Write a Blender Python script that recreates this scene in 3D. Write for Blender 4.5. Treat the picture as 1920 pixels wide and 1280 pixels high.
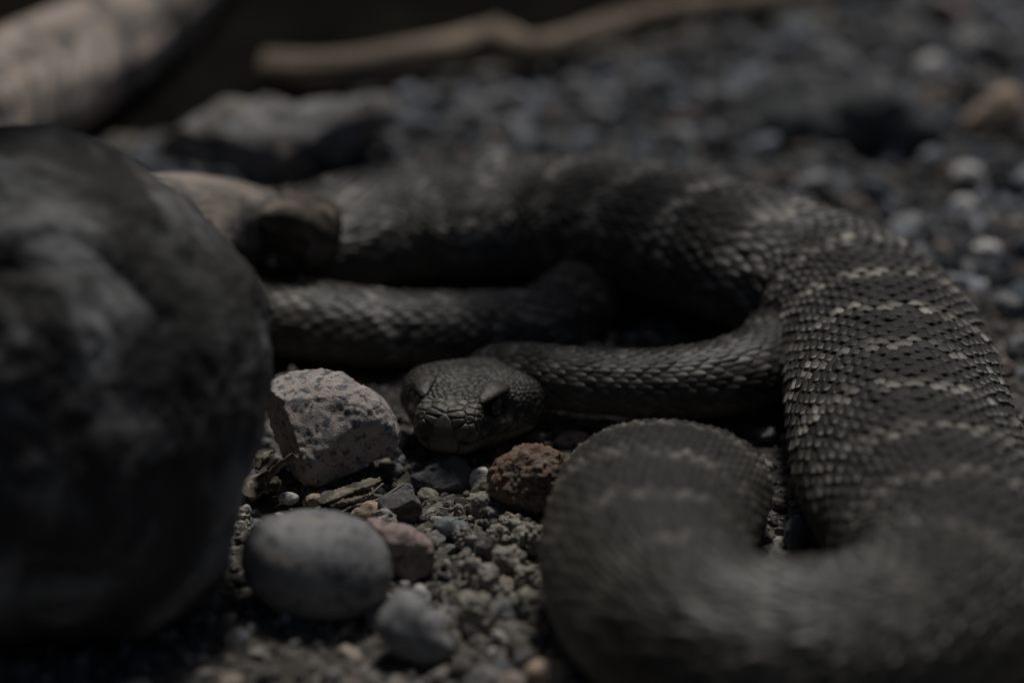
import bpy, math, random
import numpy as np
from mathutils import Vector

# ------------------------------------------------------------------ camera, world, sun, exposure
scene = bpy.context.scene
for o in list(bpy.data.objects):
    bpy.data.objects.remove(o)
CM = 0.01
PITCH = math.radians(23.0)
FPX = 85.0 / 36.0 * 1920.0
CAM = np.array([0.0, -59.1, 29.5])            # centimetres
FOCUS = 65.0
cam_data = bpy.data.cameras.new('camera')
cam = bpy.data.objects.new('camera', cam_data)
scene.collection.objects.link(cam)
cam.location = CAM * CM
cam.rotation_euler = (math.pi / 2 - PITCH, 0, 0)
cam_data.lens = 85; cam_data.sensor_width = 36
cam_data.clip_start = 0.02; cam_data.clip_end = 200
cam_data.dof.use_dof = True
cam_data.dof.focus_distance = FOCUS * CM
cam_data.dof.aperture_fstop = 4.3
scene.camera = cam

SUN_EL, SUN_AZ = 70.0, 14.0     # azimuth measured from +Y (behind the scene) towards +X
world = bpy.data.worlds.new('World'); scene.world = world; world.use_nodes = True
wn = world.node_tree.nodes; wl = world.node_tree.links
sky = wn.new('ShaderNodeTexSky'); sky.sky_type = 'NISHITA'; sky.sun_disc = False
sky.sun_elevation = math.radians(SUN_EL); sky.sun_rotation = math.radians(SUN_AZ)
sky.air_density = .7; sky.dust_density = 2.5; sky.ozone_density = .6
wn['Background'].inputs['Strength'].default_value = 0.05
wl.new(sky.outputs[0], wn['Background'].inputs['Color'])
sd = bpy.data.lights.new('sun', 'SUN'); sun = bpy.data.objects.new('sun', sd)
scene.collection.objects.link(sun)
sd.energy = 5.0; sd.angle = math.radians(12); sd.color = (1.0, 0.97, 0.93)
e, a = math.radians(SUN_EL), math.radians(SUN_AZ)
sun_dir = Vector((math.sin(a) * math.cos(e), math.cos(a) * math.cos(e), math.sin(e)))
sun.rotation_euler = sun_dir.to_track_quat('Z', 'Y').to_euler()
sun.location = (0, 2, 3)
vs = scene.view_settings
vs.view_transform = 'Standard'; vs.look = 'None'; vs.gamma = 1.0; vs.use_curve_mapping = False
vs.exposure = -1.25
scene.cycles.use_denoising = True
scene.cycles.max_bounces = 4

# ------------------------------------------------------------------ helpers
rng = np.random.default_rng(11)
Rv = np.array([1.0, 0, 0])
Fv = np.array([0, math.cos(PITCH), -math.sin(PITCH)])
Uv = np.array([0, math.sin(PITCH), math.cos(PITCH)])

def ray(px, py):
    return Fv + (px - 960) / FPX * Rv + (640 - py) / FPX * Uv

def P(px, py, z):
    d = ray(px, py)
    t = (z - CAM[2]) / d[2]
    return CAM + d * t

def hash3(i, j, k, seed):
    n = (i.astype(np.int64) * 374761393 + j.astype(np.int64) * 668265263 + k.astype(np.int64) * 2147483647 + seed * 144665) & 0xffffffff
    n = (n ^ (n >> 13)) * 1274126177 & 0xffffffff
    n = (n ^ (n >> 16)) * 2246822519 & 0xffffffff
    n = n ^ (n >> 15)
    return (n & 0xffff) / 32767.5 - 1.0

def vnoise(p, seed=0):
    p = np.asarray(p, float)
    f = np.floor(p); i = f.astype(np.int64); w = p - f
    w = w * w * w * (w * (w * 6 - 15) + 10)
    r = 0
    for dx in (0, 1):
        for dy in (0, 1):
            for dz in (0, 1):
                wt = (w[..., 0] if dx else 1 - w[..., 0]) * (w[..., 1] if dy else 1 - w[..., 1]) * (w[..., 2] if dz else 1 - w[..., 2])
                r = r + wt * hash3(i[..., 0] + dx, i[..., 1] + dy, i[..., 2] + dz, seed)
    return r

def fbm(p, oct=4, seed=0, gain=.5):
    p = np.asarray(p, float); r = 0; amp = 1
    for o in range(oct):
        r = r + amp * vnoise(p * 2 ** o + 17.3 * o, seed + o); amp *= gain
    return r

def mesh_obj(name, verts, faces, mat, parent=None, smooth=True, attrs=None):
    """verts in centimetres; faces (n,3) or (n,4) int array or list of such arrays"""
    me = bpy.data.meshes.new(name)
    verts = np.asarray(verts, np.float32) * CM
    fl = faces if isinstance(faces, list) else [faces]
    fl = [np.asarray(f, np.int32) for f in fl if len(f)]
    nv = len(verts)
    me.vertices.add(nv); me.vertices.foreach_set('co', verts.ravel())
    tot = sum(len(f) for f in fl); loops = np.concatenate([f.ravel() for f in fl])
    me.loops.add(len(loops)); me.loops.foreach_set('vertex_index', loops)
    sizes = np.concatenate([np.full(len(f), f.shape[1], np.int32) for f in fl])
    starts = np.concatenate([[0], np.cumsum(sizes)[:-1]]).astype(np.int32)
    me.polygons.add(tot)
    me.polygons.foreach_set('loop_start', starts)
    me.polygons.foreach_set('use_smooth', np.full(tot, smooth))
    for k, v in (attrs or {}).items():
        v = np.asarray(v, np.float32)
        if v.ndim == 1:
            at = me.attributes.new(k, 'FLOAT', 'POINT'); at.data.foreach_set('value', v)
        elif v.shape[1] == 3:
            at = me.attributes.new(k, 'FLOAT_VECTOR', 'POINT'); at.data.foreach_set('vector', v.ravel())
    me.update(calc_edges=True); me.validate()
    ob = bpy.data.objects.new(name, me)
    if mat: me.materials.append(mat)
    scene.collection.objects.link(ob)
    if parent: ob.parent = parent
    return ob

def tag(o, label=None, cat=None, group=None, kind=None):
    if label: o['label'] = label
    if cat: o['category'] = cat
    if group: o['group'] = group
    if kind: o['kind'] = kind
    return o

def recentre(o):
    """put the object's origin at the foot of its mesh"""
    me = o.data; n = len(me.vertices); co = np.empty(n * 3, np.float32); me.vertices.foreach_get('co', co)
    co = co.reshape(-1, 3); c = co.mean(0); c[2] = co[:, 2].min()
    me.vertices.foreach_set('co', (co - c).ravel()); me.update()
    o.location = c.tolist()
    return o

_ico = {}
def ico(sub):
    if sub in _ico: return _ico[sub]
    t = (1 + 5 ** .5) / 2
    v = np.array([[-1, t, 0], [1, t, 0], [-1, -t, 0], [1, -t, 0], [0, -1, t], [0, 1, t], [0, -1, -t], [0, 1, -t], [t, 0, -1], [t, 0, 1], [-t, 0, -1], [-t, 0, 1]], float)
    v /= np.linalg.norm(v, axis=1)[:, None]
    f = np.array([[0, 11, 5], [0, 5, 1], [0, 1, 7], [0, 7, 10], [0, 10, 11], [1, 5, 9], [5, 11, 4], [11, 10, 2], [10, 7, 6], [7, 1, 8], [3, 9, 4], [3, 4, 2], [3, 2, 6], [3, 6, 8], [3, 8, 9], [4, 9, 5], [2, 4, 11], [6, 2, 10], [8, 6, 7], [9, 8, 1]])
    for _ in range(sub):
        e = np.sort(np.concatenate([f[:, [0, 1]], f[:, [1, 2]], f[:, [2, 0]]]), axis=1)
        ue, inv = np.unique(e, axis=0, return_inverse=True); inv = inv.ravel()
        m = v[ue].mean(1); m /= np.linalg.norm(m, axis=1)[:, None]
        n = len(v); k = len(f); a, b, c = inv[:k] + n, inv[k:2 * k] + n, inv[2 * k:] + n
        v = np.concatenate([v, m])
        f = np.concatenate([np.stack([f[:, 0], a, c], 1), np.stack([f[:, 1], b, a], 1), np.stack([f[:, 2], c, b], 1), np.stack([a, b, c], 1)])
    _ico[sub] = (v, f); return v, f

# ------------------------------------------------------------------ materials
class NT:
    def __init__(s, name, rough=.8, spec=.3):
        s.m = bpy.data.materials.new(name); s.m.use_nodes = True
        s.t = s.m.node_tree; s.b = s.t.nodes['Principled BSDF']
        s.b.inputs['Roughness'].default_value = rough
        s.b.inputs['Specular IOR Level'].default_value = spec
    def n(s, typ, **kw):
        x = s.t.nodes.new(typ)
        for k, v in kw.items():
            if k in x.inputs.keys(): x.inputs[k].default_value = v
            else: setattr(x, k, v)
        return x
    def l(s, a, b): s.t.links.new(a, b)
    def obj(s):
        return s.n('ShaderNodeTexCoord').outputs['Object']
    def attr(s, name, out='Vector'):
        return s.n('ShaderNodeAttribute', attribute_name=name).outputs[out]
    def noise(s, co, scale, detail=4, rough=.6, dist=0):
        x = s.n('ShaderNodeTexNoise'); s.l(co, x.inputs['Vector'])
        x.inputs['Scale'].default_value = scale; x.inputs['Detail'].default_value = detail
        x.inputs['Roughness'].default_value = rough; x.inputs['Distortion'].default_value = dist
        return x.outputs['Fac']
    def voro(s, co, scale, feature='F1', out='Distance'):
        x = s.n('ShaderNodeTexVoronoi', feature=feature); s.l(co, x.inputs['Vector'])
        x.inputs['Scale'].default_value = scale
        return x.outputs[out]
    def ramp(s, fac, stops):
        x = s.n('ShaderNodeValToRGB'); s.l(fac, x.inputs['Fac'])
        el = x.color_ramp.elements
        while len(el) < len(stops): el.new(.5)
        for e, (p, c) in zip(el, stops):
            e.position = p; e.color = (*c, 1) if len(c) == 3 else c
        return x.outputs['Color']
    def mix(s, fac, a, b, mode='MIX'):
        x = s.n('ShaderNodeMix', data_type='RGBA', blend_type=mode)
        for sock, v in ((x.inputs[0], fac), (x.inputs[6], a), (x.inputs[7], b)):
            if hasattr(v, 'is_output'): s.l(v, sock)
            else: sock.default_value = v if isinstance(v, (int, float)) else (*v, 1)
        return x.outputs[2]
    def bump(s, h, dist, strength=.6, prev=None):
        x = s.n('ShaderNodeBump'); x.inputs['Strength'].default_value = strength
        x.inputs['Distance'].default_value = dist
        s.l(h, x.inputs['Height'])
        if prev is not None: s.l(prev, x.inputs['Normal'])
        return x.outputs['Normal']
    def out(s, col, nrm=None, rough=None):
        s.l(col, s.b.inputs['Base Color'])
        if nrm is not None: s.l(nrm, s.b.inputs['Normal'])
        if rough is not None: s.l(rough, s.b.inputs['Roughness'])
        return s.m

def stone_mat(name, base, second, speck=None, speck2=None, scale=250, speckscale=900, rough=.85, bumpd=.0006, spec=.3, streak=None):
    m = NT(name, rough, spec); co = m.obj()
    c = m.ramp(m.noise(co, scale, 5, .65), [(.32, second), (.62, base)])
    if speck is not None:
        c = m.mix(m.ramp(m.noise(co, speckscale, 3, .6), [(.54, (0, 0, 0)), (.62, (1, 1, 1))]), c, speck)
    if speck2 is not None:
        c = m.mix(m.ramp(m.noise(co, speckscale * .55, 3, .6, .4), [(.56, (0, 0, 0)), (.66, (1, 1, 1))]), c, speck2)
    if streak is not None:
        mp = m.n('ShaderNodeMapping'); mp.inputs['Scale'].default_value = (.3, .3, 2.2); mp.inputs['Rotation'].default_value = (.3, .5, 0)
        m.l(co, mp.inputs['Vector'])
        c = m.mix(m.ramp(m.noise(mp.outputs[0], 420, 3, .5, .3), [(.48, (0, 0, 0)), (.6, (1, 1, 1))]), c, streak)
    n1 = m.bump(m.noise(co, 500, 6, .7), bumpd, .8)
    n2 = m.bump(m.noise(co, 2200, 3, .6), bumpd * .35, .8, n1)
    return m.out(c, n2)

M = {}
M['pink'] = stone_mat('pink_granite', (.48, .415, .375), (.33, .30, .285), (.14, .14, .145), (.20, .20, .21), 300, 380, .8, .0009)
M['red'] = stone_mat('red_brown_conglomerate', (.24, .135, .09), (.14, .115, .09), (.06, .055, .05), (.24, .225, .195), 90, 620, .75, .0012)
M['cobble'] = stone_mat('grey_cobble', (.25, .25, .248), (.16, .16, .163), (.11, .11, .11), (.27, .24, .20), 110, 300, .6, .0003)
M['grey'] = stone_mat('grey_stone', (.27, .27, .265), (.17, .175, .175), (.11, .11, .11), None, 200, 500, .75, .0004)
M['pale'] = stone_mat('pale_quartz', (.74, .72, .68), (.52, .51, .49), (.25, .24, .22), None, 350, 600, .5, .0004, .5)
M['tan'] = stone_mat('tan_sandstone', (.55, .41, .29), (.30, .24, .18), (.17, .15, .13), None, 260, 600, .8, .0006)
M['dark'] = stone_mat('dark_slate', (.075, .075, .072), (.035, .035, .035), (.12, .11, .10), None, 260, 500, .7, .0005, .4, streak=(.14, .13, .12))
M['blue'] = stone_mat('blue_grey_pebble', (.18, .205, .225), (.12, .135, .15), (.25, .26, .27), None, 240, 800, .65, .0003)
M['rose'] = stone_mat('rose_stone', (.36, .27, .245), (.24, .19, .175), (.10, .09, .09), None, 200, 420, .8, .0007)
M['crust'] = stone_mat('crusty_tan_grit', (.37, .34, .285), (.21, .195, .165), (.09, .085, .075), None, 500, 900, .9, .0008)
M['slab'] = stone_mat('blue_grey_slab', (.34, .33, .32), (.17, .165, .16), (.09, .085, .08), (.27, .22, .17), 60, 90, .8, .0012)
M['darkrock'] = stone_mat('charcoal_rock', (.11, .115, .12), (.06, .063, .066), (.20, .20, .20), None, 70, 160, .8, .0012)

def gravel_mat():
    m = NT('gravel', .8, .35); co = m.obj()
    c = m.attr('col', 'Vector')
    c = m.mix(m.ramp(m.noise(co, 900, 4, .65), [(.35, (.45, .45, .45)), (.6, (1, 1, 1))]), (.02, .02, .02), c, 'MIX')
    n = m.bump(m.noise(co, 1300, 5, .7), .0005, .8)
    return m.out(c, n)
M['gravel'] = gravel_mat()

def ground_mat():
    m = NT('gritty_soil', .95, .2); co = m.obj()
    v = m.n('ShaderNodeTexVoronoi'); m.l(co, v.inputs['Vector']); v.inputs['Scale'].default_value = 420
    sep = m.n('ShaderNodeSeparateColor'); m.l(v.outputs['Color'], sep.inputs[0])
    c = m.ramp(sep.outputs[0], [(0, (.035, .034, .032)), (.4, (.10, .095, .085)), (.75, (.17, .155, .13)), (1, (.32, .30, .27))])
    c = m.mix(m.ramp(m.noise(co, 60, 4), [(.4, (0, 0, 0)), (.65, (1, 1, 1))]), c, (.06, .055, .047))
    n1 = m.bump(v.outputs['Distance'], .0025, -.8)
    n2 = m.bump(m.noise(co, 1500, 5, .7), .0006, .8, n1)
    return m.out(c, n2)
M['ground'] = ground_mat()

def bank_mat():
    m = NT('shade_black_earth', 1.0, .0); co = m.obj()
    c = m.ramp(m.noise(co, 30, 6, .7), [(.35, (.006, .006, .0055)), (.7, (.018, .016, .013))])  # near-black earth colour stands in for the shade at the back
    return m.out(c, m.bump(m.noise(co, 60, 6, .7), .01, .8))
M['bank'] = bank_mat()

def wood_mat(name, cols, blotch, gs=(1.4, .12), bumpd=.0012, rough=.75, bt=(.44, .58), bs=(.42, .3)):
    """cols: dark, mid, light; grain follows the attribute gcoord (around, along) in cm"""
    m = NT(name, rough, .25)
    mp = m.n('ShaderNodeMapping'); m.l(m.attr('gcoord'), mp.inputs['Vector'])
    mp.inputs['Scale'].default_value = (gs[0], gs[1], 1)
    g = m.noise(mp.outputs[0], 1.0, 6, .65, .35)
    c = m.ramp(g, [(.3, cols[0]), (.48, cols[1]), (.66, cols[2])])
    mp2 = m.n('ShaderNodeMapping'); m.l(m.attr('gcoord'), mp2.inputs['Vector'])
    mp2.inputs['Scale'].default_value = (bs[0], bs[1], 1)
    b = m.noise(mp2.outputs[0], 1.0, 4, .6, .6)
    c = m.mix(m.ramp(b, [(bt[0], (0, 0, 0)), (bt[1], (1, 1, 1))]), c, blotch)
    mp3 = m.n('ShaderNodeMapping'); m.l(m.attr('gcoord'), mp3.inputs['Vector'])
    mp3.inputs['Scale'].default_value = (6, .5, 1)
    f = m.noise(mp3.outputs[0], 1.0, 5, .7)
    n = m.bump(g, bumpd * 1.5, .7); n = m.bump(f, bumpd * .5, .7, n)
    return m.out(c, n)
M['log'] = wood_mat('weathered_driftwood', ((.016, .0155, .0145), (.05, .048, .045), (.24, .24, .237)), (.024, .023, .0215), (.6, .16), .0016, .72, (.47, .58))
M['log2'] = wood_mat('mottled_driftwood', ((.16, .14, .125), (.40, .33, .275), (.52, .45, .40)), (.11, .11, .11), (.5, .3), .0014, .8, (.48, .60), (.55, .75))
M['stick'] = wood_mat('peeled_stick', ((.10, .08, .06), (.28, .22, .16), (.42, .335, .25)), (.15, .12, .09), (1.2, .1))
M['stub'] = wood_mat('barkless_stub', ((.09, .08, .07), (.21, .185, .16), (.36, .30, .255)), (.085, .082, .078), (1.0, .2), .0014, .8, (.48, .62))
M['bark'] = wood_mat('blocker_bark', ((.014, .013, .012), (.05, .045, .04), (.16, .15, .14)), (.22, .145, .07), (1.5, .8), .002, .8, (.60, .68))
M['knob'] = wood_mat('broken_knot', ((.02, .018, .016), (.11, .09, .07), (.26, .22, .175)), (.24, .165, .085), (1.3, .9), .002, .8, (.66, .74))
M['chip'] = wood_mat('dry_wood_chip', ((.05, .045, .04), (.15, .13, .10), (.33, .29, .22)), (.09, .075, .06), (6, 1), .0006)

def scale_mat():
    m = NT('snake_scales', .44, .45); co = m.obj()
    c = m.attr('col')
    c = m.mix(m.ramp(m.noise(co, 1500, 4, .7), [(.3, (.55, .55, .55)), (.65, (1, 1, 1))]), (0, 0, 0), c)
    return m.out(c, m.bump(m.noise(co, 2600, 3, .6), .00012, .6))
M['scales'] = scale_mat()
def skin_mat():
    m = NT('snake_skin', .5, .45); co = m.obj()
    c = m.attr('col')
    c = m.mix(m.ramp(m.noise(co, 1300, 4, .7), [(.3, (.55, .55, .55)), (.65, (1, 1, 1))]), (0, 0, 0), c)
    return m.out(c, m.bump(m.noise(co, 2400, 3, .6), .00015, .6))
M['skin'] = skin_mat()
def flat(name, c, rough, spec=.5):
    m = NT(name, rough, spec); co = m.obj()
    return m.out(m.ramp(m.noise(co, 900, 4), [(.3, tuple(x * .6 for x in c)), (.7, c)]))
M['eye'] = flat('dark_bronze_iris', (.03, .026, .018), .12, .6)
M['pupil'] = flat('black_pupil', (.003, .003, .003), .1, .6)
M['straw'] = flat('dry_straw', (.22, .19, .14), .7)

# ------------------------------------------------------------------ ground and bank
def gheight(x, y):
    q = np.stack([x, y, 0 * x], -1)
    return .16 * fbm(q * .25, 3, 5) + .07 * fbm(q * 1.6, 3, 9)

def warp(n, lo, hi, core_lo, core_hi, fine):
    """1-D grid, fine inside the core, growing outwards"""
    c = np.arange(core_lo, core_hi + fine / 2, fine); a = []; s = fine; x = core_lo
    while x > lo: s *= 1.35; x -= s; a.append(x)
    b = []; s = fine; x = c[-1]
    while x < hi: s *= 1.35; x += s; b.append(x)
    return np.concatenate([a[::-1], c, b])
gx = warp(0, -4000, 4000, -26, 26, .22); gy = warp(0, -4000, 4000, -16, 40, .22)
GX, GY = np.meshgrid(gx, gy, indexing='ij')
GZ = gheight(GX, GY)
GZ = GZ + np.where((abs(GX) < 30) & (GY > -18) & (GY < 42), .05 * fbm(np.stack([GX, GY, 0 * GX], -1) * 4.5, 2, 3), 0)
nx_, ny_ = GX.shape
idx = np.arange(nx_ * ny_).reshape(nx_, ny_)
gf = np.stack([idx[:-1, :-1], idx[1:, :-1], idx[1:, 1:], idx[:-1, 1:]], -1).reshape(-1, 4)
tag(mesh_obj('ground', np.stack([GX, GY, GZ], -1).reshape(-1, 3), gf, M['ground']), kind='structure')

# earth bank behind the hollow, coloured black in place of shade
A0, A1 = P(150, 300, 0), P(1640, 20, 0)
bd = (A1 - A0) / np.linalg.norm(A1 - A0); bn = np.array([-bd[1], bd[0], 0])
su = np.linspace(-70, 130, 130); tv = np.linspace(0, 1, 60)
SU, TV = np.meshgrid(su, tv, indexing='ij')
prof_o = np.interp(TV, [0, .08, .25, .5, .75, 1], [0, 3, 14, 24, 27, 60])
prof_z = np.interp(TV, [0, .08, .25, .5, .75, 1], [-.6, .35, .9, 1.6, 18, 26])
B = A0 + SU[..., None] * bd + prof_o[..., None] * bn; B[..., 2] = prof_z
nz = fbm(B * .11, 5, 21)
B = B + (nz * 2.2)[..., None] * (-bn) * np.clip(TV * 3 - 1, .25, 1)[..., None]
B[..., 2] += .25 * fbm(B * .5, 4, 22)
idx = np.arange(SU.size).reshape(SU.shape)
bf = np.stack([idx[:-1, :-1], idx[1:, :-1], idx[1:, 1:], idx[:-1, 1:]], -1).reshape(-1, 4)
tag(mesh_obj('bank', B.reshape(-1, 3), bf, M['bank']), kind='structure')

# unseen bank added beside the log to block sky fill
sy = np.linspace(-75, 32, 80); SY, TV = np.meshgrid(sy, np.linspace(0, 1, 40), indexing='ij')
B = np.stack([-27 - np.interp(TV, [0, .3, .6, 1], [0, 3, 7, 60]) - .004 * (SY - 10) ** 2 * .3, SY, np.interp(TV, [0, .3, .6, 1], [-.6, 10, 22, 30])], -1)
B[..., 0] += 2.0 * fbm(B * .11, 5, 25) * np.clip(TV * 4, .2, 1)
B[..., 2] += .8 * fbm(B * .2, 4, 26) * np.clip(TV * 4, 0, 1)
idx = np.arange(SY.size).reshape(SY.shape)
bf = np.stack([idx[:-1, :-1], idx[1:, :-1], idx[1:, 1:], idx[:-1, 1:]], -1).reshape(-1, 4)
tag(mesh_obj('sky_block_bank', B.reshape(-1, 3), bf, M['bank']), kind='structure')

# ------------------------------------------------------------------ lofted tubes
def catmull(pts, n):
    pts = np.asarray(pts, float)
    d = np.linalg.norm(np.diff(pts[:, :3], axis=0), axis=1) ** .5
    t = np.concatenate([[0], np.cumsum(d)])
    # tangents (non-uniform finite differences)
    m = np.empty_like(pts)
    h = np.diff(t)[:, None]; sl = np.diff(pts, axis=0) / h
    m[1:-1] = (h[1:] * sl[:-1] + h[:-1] * sl[1:]) / (h[:-1] + h[1:])
    m[0] = sl[0]; m[-1] = sl[-1]
    u = np.linspace(0, t[-1], n * 6)
    k = np.clip(np.searchsorted(t, u, side='right') - 1, 0, len(t) - 2)
    hh = (t[k + 1] - t[k])[:, None]; w = ((u - t[k]) / (t[k + 1] - t[k]))[:, None]
    q = ((2 * w ** 3 - 3 * w ** 2 + 1) * pts[k] + (w ** 3 - 2 * w ** 2 + w) * hh * m[k]
         + (-2 * w ** 3 + 3 * w ** 2) * pts[k + 1] + (w ** 3 - w ** 2) * hh * m[k + 1])
    s = np.concatenate([[0], np.cumsum(np.linalg.norm(np.diff(q[:, :3], axis=0), axis=1))])
    ss = np.linspace(0, s[-1], n)
    return np.stack([np.interp(ss, s, q[:, c]) for c in range(q.shape[1])], 1), ss

def frames(pos):
    T = np.gradient(pos, axis=0); T /= np.linalg.norm(T, axis=1)[:, None]
    S = np.cross(T, [0, 0, 1.0]); S /= np.linalg.norm(S, axis=1)[:, None]
    U = np.cross(S, T)
    return T, S, U

def ring_faces(n, m, base=0):
    i = np.arange(n - 1)[:, None]; j = np.arange(m)[None]
    a = i * m + j; b = i * m + (j + 1) % m
    return (np.stack([a, b, b + m, a + m], -1).reshape(-1, 4) + base)

def wood_tube(name, pts, mat, nr=220, nph=120, amp=.06, lump=.12, seed=0, ragged=0, parent=None):
    """pts rows: x y z radius (cm)"""
    q, s = catmull(pts, nr)
    T, S, U = frames(q[:, :3])
    ph = np.linspace(0, 2 * np.pi, nph, endpoint=False)
    PH, SS = np.meshgrid(ph, s); r0 = q[:, 3][:, None]
    cyl = np.stack([np.cos(PH) * 1.3, np.sin(PH) * 1.3, SS / np.maximum(r0, .4) * .22], -1)
    grain = fbm(np.stack([np.cos(PH) * r0 * 1.5, np.sin(PH) * r0 * 1.5, SS * .12], -1), 4, seed + 3)
    lumpn = fbm(cyl, 3, seed)
    r = r0 * (1 + lump * lumpn) + amp * grain
    # rounded, closed ends
    e0 = np.clip(SS / (r0 * .5), 0, 1); e1 = np.clip((s[-1] - SS) / (r0 * .5), 0, 1)
    r = r * np.sqrt(np.clip(1 - (1 - e0) ** 2, .0004, 1)) * np.sqrt(np.clip(1 - (1 - e1) ** 2, .0004, 1))
    V = q[:, None, :3] + r[..., None] * (np.cos(PH)[..., None] * S[:, None] + np.sin(PH)[..., None] * U[:, None])
    gc = np.stack([np.minimum(PH, 2 * np.pi - PH) * r0.mean() + .4 * lumpn, SS + .8 * lumpn, np.full_like(PH, seed * 3.7)], -1)
    return mesh_obj(name, V.reshape(-1, 3), ring_faces(nr, nph), mat, parent, attrs={'gcoord': gc.reshape(-1, 3)})

def pw(px, py, z, r): return [*P(px, py, z), r]

# ------------------------------------------------------------------ outline stones
def outline_from(spec):
    if isinstance(spec[0], (int, float)):
        cx, cy, rx, ry = spec[:4]; rot = math.radians(spec[4] if len(spec) > 4 else 0)
        t = np.linspace(0, 2 * np.pi, 48, endpoint=False)
        x = rx * np.cos(t); y = ry * np.sin(t)
        return np.stack([cx + x * np.cos(rot) - y * np.sin(rot), cy + x * np.sin(rot) + y * np.cos(rot)], 1)
    return np.array(spec, float)

def stone(name, label, cat, spec, mat, z=None, thick=1.0, noise=.06, sub=4, seed=0, sharp=.75, group=None, raw=False, facets=0, fine=.012):
    """a stone whose outline seen from the photographer follows spec (photo pixels); its depth comes from height z of its middle"""
    o = outline_from(spec)
    c = (o.min(0) + o.max(0)) / 2
    hpx = (o[:, 1].max() - o[:, 1].min()) / 2
    if z is None:                               # resting on the ground, a quarter sunk
        d0 = np.linalg.norm(P(c[0], c[1], 1.0) - CAM)
        z = max(.12, hpx / FPX * d0 * (.62 if o[:, 1].mean() > 700 else .95))
    cen = P(*c, z); depth = np.dot(cen - CAM, Fv); k = depth / FPX
    rel = (o - c) * k; ang = np.arctan2(-rel[:, 1], rel[:, 0]); rad = np.hypot(rel[:, 0], rel[:, 1])
    od = np.argsort(ang); ang = ang[od]; rad = rad[od]
    v, f = ico(sub)
    th = np.arctan2(v[:, 2], v[:, 0])           # view plane: x right, z up ; y depth
    R = np.interp(th, np.concatenate([ang - 2 * np.pi, ang, ang + 2 * np.pi]), np.tile(rad, 3))
    cp = np.sqrt(np.clip(1 - v[:, 1] ** 2, 0, 1)) ** sharp; sp = np.sign(v[:, 1]) * np.abs(v[:, 1]) ** sharp
    T = thick * np.mean(rad)
    p = np.stack([cp * R * np.cos(th), sp * T, cp * R * np.sin(th)], 1)
    mr = np.mean(rad)
    rs = np.random.default_rng(seed + 100)
    for _ in range(facets):                     # chop flat facets off the faces turned to and away from the viewer
        n = rs.normal(size=3); n[1] = -abs(n[1]) * 1.6 - .4; n /= np.linalg.norm(n)
        d = p @ n; lim = d.max() * rs.uniform(.62, .86)
        p = p - np.clip(d - lim, 0, None)[:, None] * n * .92
    nn = v / np.linalg.norm(v, axis=1)[:, None]
    p = p + nn * (noise * mr * fbm(p / mr * 1.6 + seed * 7.1, 4, seed) + fine * fbm(p * 9 + seed, 3, seed + 50))[:, None]
    W = cen + p[:, :1] * Rv + p[:, 1:2] * Fv + p[:, 2:3] * Uv
    if raw:
        g = np.stack([cp * 5.2 + .5 * fbm(v * 2.1, 3, seed + 9), th * 4.6 + .8 * fbm(v * 1.7, 3, seed + 12), v[:, 1] * .8], 1)
        return W, f, g
    ob = mesh_obj(name, W, f, M[mat])
    recentre(ob)
    return tag(ob, label, cat, group)

# ------------------------------------------------------------------ the rattlesnake
snake = bpy.data.objects.new('rattlesnake', None); scene.collection.objects.link(snake)
tag(snake, 'grey brown banded rattlesnake lying in loose coils with its head low between stones', 'snake')

YAW = math.radians(15)
fw = np.array([-math.sin(YAW), -math.cos(YAW), .13]); fw /= np.linalg.norm(fw)
hs = np.cross([0, 0, 1.0], fw); hs /= np.linalg.norm(hs)          # towards picture right is -hs or +hs, symmetric
hs = -hs
hu = np.cross(fw, hs); hu = hu if hu[2] > 0 else -hu
HL = 4.4; HK = HL / 5.05            # head length in use, and the scale of its long axis
snout = P(832, 808, 1.62)
hbase = snout - fw * HL
def HP(x, y, z): return hbase + x * fw + y * hs + z * hu

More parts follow.
